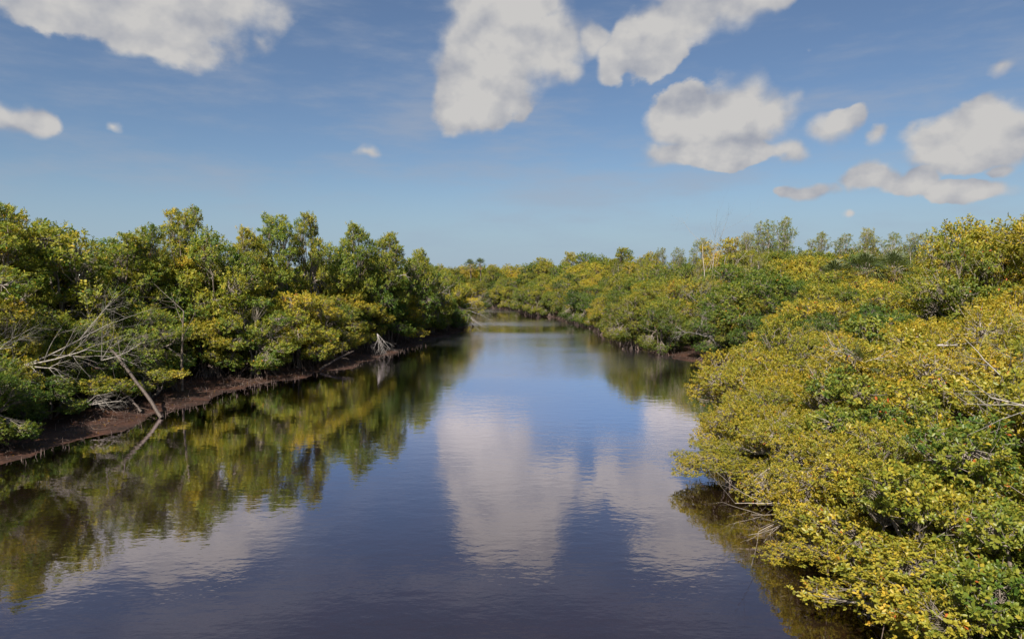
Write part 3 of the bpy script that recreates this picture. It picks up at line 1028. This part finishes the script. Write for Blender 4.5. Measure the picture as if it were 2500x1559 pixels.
dead('dead_branch', 'fan of grey hanging branches on the left bank before the point', 'branch', (-9.4, 47.4, 1.7), [(.8, -.3, -1.1), (.5, -.5, -1.3), (1.1, -.2, -1.0), (.2, -.5, -1.2)], 8, .022, 2, 5, .12, -.3, 'grey_root', DG)
dead('fallen_branches', 'tangle of fallen branches dipping into the river at the point', 'branch', (-5.8, 71.0, 2.3), [(3.2, -1.6, -1.5), (2.6, -2.4, -1.7), (3.6, -.6, -1.2), (2.0, -2.6, -1.0), (2.4, -1.0, .3)], 9, .035, 3, 5, .2, -.1, 'grey_root')
dead('dead_branch', 'bleached sticks showing in the canopy near left of the point', 'branch', (-7.6, 60, 3.4), [(1.6, -.9, 1.2), (1.9, -.9, .9)], 10, .04, 2, 4, .2, .1, group=DG)
RG = 'bleached dead wood on the right bank'
dead('dead_branch', 'pale tangled crown of dead branches at the right cove waterline', 'branch', (12.2, 45.2, 1.9), [(1.9, -.5, .5), (-1.5, -.6, .5), (1.5, -.9, -.3), (.3, -.7, 1.2), (2.3, -.5, .1)], 11, .035, 3, 5, .3, .1, group=RG)
dead('dead_tree', 'tall bare white tree rising from the right bank canopy', 'tree', (16.6, 58.0, 1.2), [(-.5, 0, 7.2), (.45, .2, 6.6), (1.0, -.1, 6.2)], 12, .075, 3, 4, .12, .35, 'pale_bark', RG)
dead('dead_branch', 'grey brushy dead shrub on the right bank below the white tree', 'branch', (13.9, 50.0, 3.6), [(-.7, -.4, 1.4), (.5, -.4, 1.5), (1.3, -.3, .8), (-1.3, -.2, .9)], 13, .022, 3, 5, .2, .2, group=RG)
dead('dead_branch', 'bleached twigs hanging at the far right bank near the bend', 'branch', (-3.6, 111.0, 2.5), [(2.2, -1.5, -.8), (-2.2, -1.3, -.8), (1.0, -1.5, .8), (-1.0, -1.4, -.2)], 14, .03, 3, 5, .2, -.1, group=RG)
dead('dead_branch', 'second patch of bleached twigs at the far bank, right of the bend', 'branch', (1.6, 101.5, 2.3), [(1.8, -1.5, -.9), (-1.6, -1.0, -.5), (.6, -1.4, .7)], 15, .03, 3, 5, .2, -.1, group=RG)
dead('dead_branch', 'horizontal bleached twigs in the yellow shrub at the right waterline', 'branch', (10.9, 59.0, 2.6), [(-2.0, -1.0, -.2), (-1.8, -1.2, .3), (-1.4, -1.0, .7)], 16, .025, 3, 5, .15, .0, group=RG)
dead('dead_branch', 'bare grey branches over golden bushes at the right frame edge', 'branch', (12.4, 17.0, 3.3), [(1.0, .5, .9), (-.9, .4, .9), (.6, -.5, .7), (-.5, -.6, .7)], 17, .02, 3, 5, .25, .1, group=RG)
dead('dead_branch', 'fallen pale log lying on golden bushes near the right edge', 'branch', (13.9, 22.2, 3.6), [(.8, -.5, .0), (.7, .2, .1)], 18, .035, 1, 2, .1, .0, group=RG)
dead('dead_branch', 'thin pale twigs beside the palm fan in the golden bushes', 'branch', (10.9, 21.0, 3.2), [(-1.2, -.5, .9), (-1.0, -.7, .3), (.9, -.5, .3)], 19, .022, 2, 4, .2, .1, group=RG)
dead('dead_branch', 'grey bare limb crossing green leaves at the near right edge', 'branch', (9.9, 10.9, 3.3), [(-1.6, .8, .5), (-1.1, -.5, .3), (-.5, .9, .6)], 20, .032, 2, 4, .2, .1, group=RG)
dead('dead_branch', 'reddish bare twigs trailing over water under the small-leaved bush', 'branch', (7.2, 15.6, .55), [(-2.0, -1.0, -.1), (-1.9, -.5, -.15), (-1.8, -1.3, .0), (-1.9, .3, .15)], 21, .022, 2, 4, .15, .05, 'twig_bark', RG)


def log(name, label, p0, p1, r0, r1, seed, mat='wet_log'):
    rng = np.random.default_rng(seed)
    e = link(name, None)
    e.location = p0
    q = np.array(p1) - np.array(p0)
    t = Tubes()
    t.add(curve_pts(np.zeros(3), q, 12, np.array([0, 0, .12]), rng, .018), np.linspace(r0, r1, 12)[None], 9)
    link('trunk', t.mesh('trunk', mat), e)
    for i in range(5):
        b = Tubes()
        s = rng.uniform(.4, .95)
        b.add(curve_pts(q * s, q * s + rng.normal(0, .35, 3) + np.array([0, 0, .3]), 5, rng.normal(0, .05, 3), rng, .01), np.linspace(r1 * .5, .008, 5)[None], 5)
        link('branch', b.mesh('branch', mat), e)
    tag(e, label, 'log')


log('leaning_log', 'long dark log leaning from the left trees down onto the mud', (-14.4, 27.7, .0), (-17.6, 29.6, 2.8), .078, .055, 31)
log('leaning_log', 'short dark log leaning on mud left of the long log', (-15.6, 28.4, .12), (-16.9, 28.9, .95), .06, .04, 32)
log('fallen_log', 'dark low log reaching from the left bank trees towards the water', (-11.6, 40.8, .05), (-10.2, 43.6, .9), .08, .05, 33)

# ------------------------------------------------------------------ palms


def fan(rng, p0, d, size, blades, V, F, Tn, tone):
    """one costapalmate fan: narrow blades spreading from the end of a stalk"""
    d = norm(np.array(d, float))
    side = norm(np.cross(d, [0, 0, 1.0]) + 1e-6)
    nn = np.cross(side, d)
    hub = np.array(p0) + d * size * .55
    for b in range(blades):
        a = (b / (blades - 1) - .5) * 2.5 + rng.normal(0, .05)
        bd = d * math.cos(a) + side * math.sin(a)
        L = size * (.75 - .18 * abs(a) / 1.25) * rng.uniform(.85, 1.1)
        w = norm(np.cross(bd, nn)) * size * .022
        mid = hub + bd * L * .55 + nn * size * .04
        tip = hub + bd * L - np.array([0, 0, L * rng.uniform(.12, .35)])
        i = len(V)
        V += [hub, mid + w, tip, mid - w]
        F.append((i, i + 1, i + 2, i + 3))
        Tn.append(np.clip(tone + rng.normal(0, .06), 0, 1))
    return hub


def palm(x, y, height, label, seed, size=1.0, fronds=26, stalk=True, z=None):
    rng = np.random.default_rng(seed)
    e = link('fan_palm', None)
    z0 = gz(x, y) if z is None else z
    e.location = (x, y, z0)
    H = height - z0
    t = Tubes()
    t.add(curve_pts(np.array([0, 0, -.3]), np.array([.1, .05, H]), 10, np.array([.1, 0, 0]), rng, .01), np.linspace(.16, .13, 10)[None] * (1 if size > 1 else .3), 9)
    link('trunk', t.mesh('trunk', 'bark'), e)
    V, F, Tn = [], [], []
    st = Tubes()
    for i in range(fronds):
        a = i * 2.4
        el = math.pi / 2 * (1 - 1.5 * (i + .5) / fronds)
        d = np.array([math.cos(a) * math.cos(el), math.sin(a) * math.cos(el), math.sin(el)])
        tone = .35 if i < fronds * .8 or fronds < 12 else .75
        hub = fan(rng, (0, 0, H), d, size * rng.uniform(.85, 1.1), 15, V, F, Tn, tone)
        st.add(curve_pts(np.array([0, 0, H]), hub, 4, np.array([0, 0, .03]), rng), np.full((1, 4), .012 * size), 4)
    cr = link('crown', mesh_from('crown', V, [F], 'palm_leaf', tone=Tn), e)
    cr.color = (.5, .5, .5, 1)
    cr['kind'] = 'stuff'
    link('frond_stalks', st.mesh('frond_stalks', 'twig_bark'), e)
    tag(e, label, 'palm', 'fan palms')


palm(-7.5, 122, 6.9, 'left one of the two palms above the river bend', 41, 1.3)
palm(-5.7, 121.5, 7.1, 'right one of the two palms above the river bend', 42, 1.3)
palm(25.3, 49, 5.9, 'left grey green palm under the right skyline trees', 43, 1.5, 34)
palm(27.6, 49.5, 6.0, 'right grey green palm under the right skyline trees', 44, 1.5, 34)
palm(23.3, 49.5, 5.5, 'smaller palm left of the palm pair on the right', 45, 1.4, 30)
palm(10.6, 21.0, 3.05, 'small green palm fan poking out of the golden bushes', 46, .8, 8)

# ------------------------------------------------------------------ the large leaves of the nearest bushes, one by one


def near_leaves():
    seg = 5
    V, F = [], []
    for i in range(seg + 1):
        t = i / seg
        w = .26 * math.sin(math.pi * min(1, t * .93 + .04)) ** .8 * (0.35 + .65 * min(1, t * 2)) if 0 < i < seg else 0.012
        z = .05 * math.sin(t * 3.1) - .06 * t * t
        V += [(t, w, z + w * .28), (t, 0, z), (t, -w, z + w * .28)]
    for i in range(seg):
        a = i * 3
        F += [(a, a + 1, a + 4, a + 3), (a + 1, a + 2, a + 5, a + 4)]
    me = mesh_from('leaf', V, [F], 'glossy_leaf', smooth=True, tone=[.5] * len(F))
    rng = np.random.default_rng(61)
    import mathutils
    bushes = [e for e, row, x, y in TREES if row == 'near' and y < 15 and e.children]
    cand = []
    for bi, e in enumerate(bushes):
        cr = [c for c in e.children if c.name.startswith('crown')][0]
        tips, ax, tone = META[cr.data.name]
        M = mathutils.Matrix.LocRotScale(e.location, e.rotation_euler, e.scale)
        A = np.array(M)
        W = tips @ A[:3, :3].T + A[:3, 3]
        wax = norm(ax @ A[:3, :3].T)
        view = norm(np.array([0, 0, CAM_H]) - W)
        dist = np.linalg.norm(W - np.array([0, 0, CAM_H]), axis=1)
        u = np.floor(np.degrees(np.arctan2(W[:, 0], W[:, 1])) / .75)
        v = np.floor(np.degrees(np.arcsin(-view[:, 2] * -1)) / .75)
        for k in range(len(W)):
            if W[k, 1] > 4.5 and W[k, 0] / W[k, 1] < .86 and (wax[k] @ view[k]) > .15:
                cand.append((dist[k], u[k], v[k], bi, k, cr.color[0] - .5 + tone[k]))
    cand.sort()
    taken = set()
    count = [0] * len(bushes)
    for dist, u, v, bi, k, tone in cand:
        if (u, v) in taken or count[bi] > 285:
            continue
        taken.add((u, v))
        e = bushes[bi]
        cr = [c for c in e.children if c.name.startswith('crown')][0]
        tips, ax, _ = META[cr.data.name]
        a = norm(ax[k] + rng.normal(0, .15, 3))
        ref = np.array([1.0, 0, 0]) if abs(a[2]) > .8 else np.array([0, 0, 1.0])
        U = norm(np.cross(a, ref))
        Vv = np.cross(a, U)
        n = int(rng.integers(5, 9))
        ph0 = rng.uniform(0, 6.28)
        for q in range(n):
            ph = ph0 + q * 2.39996
            th = .35 + .95 * q / n + rng.normal(0, .1)
            D = math.cos(th) * a + math.sin(th) * (math.cos(ph) * U + math.sin(ph) * Vv)
            Wd = norm(np.cross(a + rng.normal(0, .25, 3), D))
            N = np.cross(D, Wd)
            L = rng.uniform(.065, .105)
            o = bpy.data.objects.new('leaf', me)
            COL.objects.link(o)
            o.parent = e
            base = tips[k] + a * (.05 - .012 * q)
            m = mathutils.Matrix(np.column_stack([D * L, Wd * L, N * L, base]).tolist() + [[0, 0, 0, 1]])
            o.matrix_basis = m
            o.color = (float(np.clip(tone + rng.normal(.0, .06), .05, .74)), .56, .5, 1)
            count[bi] += 1
    print('near leaves', count)


near_leaves()

# ------------------------------------------------------------------ ground clutter nobody could count


def litter():
    rng = np.random.default_rng(51)
    L = np.array(LEFT[3:13], float)
    pts, d = resample(L, .02)
    n = len(pts)
    off = rng.uniform(0.05, 5.0, n)
    P = pts + np.column_stack([-d[:, 1], d[:, 0]]) * off[:, None] + rng.normal(0, .1, (n, 2))
    z = ground_z(P)
    ok = z > .015
    P, z = P[ok], z[ok]
    n = len(P)
    base = np.column_stack([P, z + .012])
    a = rng.uniform(0, 6.28, n)
    D = np.column_stack([np.cos(a), np.sin(a), rng.normal(0, .15, n)])
    W = np.column_stack([-np.sin(a), np.cos(a), rng.normal(0, .2, n)])
    l = rng.uniform(.06, .11, (n, 1))
    v = np.stack([base, base + D * l * .5 + W * l * .25, base + D * l, base + D * l * .5 - W * l * .25], 1).reshape(-1, 3)
    f = np.arange(n * 4).reshape(-1, 4)
    o = link('leaf_litter', mesh_from('leaf_litter', v, [f], 'mangrove_leaf', tone=rng.uniform(.86, 1.0, n)))
    o.color = (.5, .3, .5, 1)
    o['kind'] = 'stuff'
    tag(o, 'fallen orange brown leaves scattered over the left mud bank', 'leaf litter')
    # breathing roots: thin pegs standing in the mud and shallows
    t = Tubes()
    for line, cnt, lo, hi in ((LEFT[3:14], 1500, -.8, 4.2), ([p for p in RIGHT[4:22]][::-1], 1500, -.4, 1.8)):
        pts, d = resample(line, .05)
        k = rng.integers(0, len(pts), cnt)
        off = rng.uniform(lo, hi, cnt)
        P = pts[k] + np.column_stack([-d[k][:, 1], d[k][:, 0]]) * off[:, None] + rng.normal(0, .2, (cnt, 2))
        z = ground_z(P)
        p0 = np.column_stack([P, z - .05])
        hgt = rng.uniform(.04, .20, cnt)
        p1 = p0 + np.column_stack([rng.normal(0, .05, cnt), rng.normal(0, .05, cnt), hgt + .05 + np.maximum(0, -z)])
        t.add(curve_pts(p0, p1, 3, rng.normal(0, .01, (cnt, 3)), rng), np.repeat([[.010, .008, .003]], cnt, 0), 4)
    o = link('breathing_roots', t.mesh('breathing_roots', 'root_bark'))
    o['kind'] = 'stuff'
    tag(o, 'thin breathing roots standing in the mud along both banks', 'roots')


litter()


def sticks():
    """small fallen sticks and root ends lying about the left mud shelf"""
    rng = np.random.default_rng(81)
    pts, d = resample(LEFT[3:13], .05)
    n = 900
    k = rng.integers(0, len(pts), n)
    off = rng.uniform(.3, 5.5, n) ** 1.0
    P = pts[k] + np.column_stack([-d[k][:, 1], d[k][:, 0]]) * off[:, None]
    z = ground_z(P)
    ok = z > -.05
    P, z = P[ok], z[ok]
    n = len(P)
    a = rng.uniform(0, 6.28, n)
    L = rng.uniform(.15, .9, n)
    p0 = np.column_stack([P, z + .01])
    p1 = p0 + np.column_stack([np.cos(a) * L, np.sin(a) * L, rng.uniform(0, .35, n) * L])
    t = Tubes()
    r = rng.uniform(.005, .018, (n, 1))
    t.add(curve_pts(p0, p1, 5, rng.normal(0, .05, (n, 3)) + np.array([0, 0, .04]), rng, .012), r * np.linspace(1, .5, 5)[None], 4)
    o = link('fallen_sticks', t.mesh('fallen_sticks', 'root_bark'))
    o['kind'] = 'stuff'
    tag(o, 'thin dark sticks and root ends littering the left mud shelf', 'sticks')


sticks()


def far_wood():
    """the closed mangrove belt beyond the last trees one can tell apart"""
    rng = np.random.default_rng(71)
    P, T = [], []
    for i in range(620):
        r = 128 + 190 * rng.random() ** 1.6
        az = rng.uniform(-70, 75)
        c = np.array([math.sin(R(az)) * r, math.cos(R(az)) * r, 0])
        if c[1] < 70 or (abs(c[0]) < 45 and c[1] < 126 and c[0] < 25):
            continue
        h = rng.uniform(5.2, 7.4)
        rad = rng.uniform(2.0, 3.4)
        n = 150
        d = norm(rng.normal(0, 1, (n, 3)))
        d[:, 2] = np.abs(d[:, 2])
        q = c + d * np.array([rad, rad, h * .55]) * rng.uniform(.75, 1, (n, 1)) + np.array([0, 0, h * .42])
        P.append(q)
        T.append(np.clip(.36 + rng.normal(0, .07) + rng.normal(0, .05, n), 0, .8))
    P = np.concatenate(P)
    T = np.concatenate(T)
    v, f, tn = leaves(P, rng.normal(0, .5, P.shape) + np.array([0, 0, .7]), T, 3, .75, rng, wid=.8)
    o = link('distant_wood', mesh_from('distant_wood', v, [f], 'mangrove_leaf', tone=tn))
    o.color = (.5, .5, .5, 1)
    o['kind'] = 'stuff'
    tag(o, 'distant belt of mangrove wood behind the far banks', 'wood')


far_wood()
print('objects', len(bpy.data.objects), 'trees', len(TREES), 'tris', sum(len(m.loops) - 2 * len(m.polygons) for m in bpy.data.meshes))
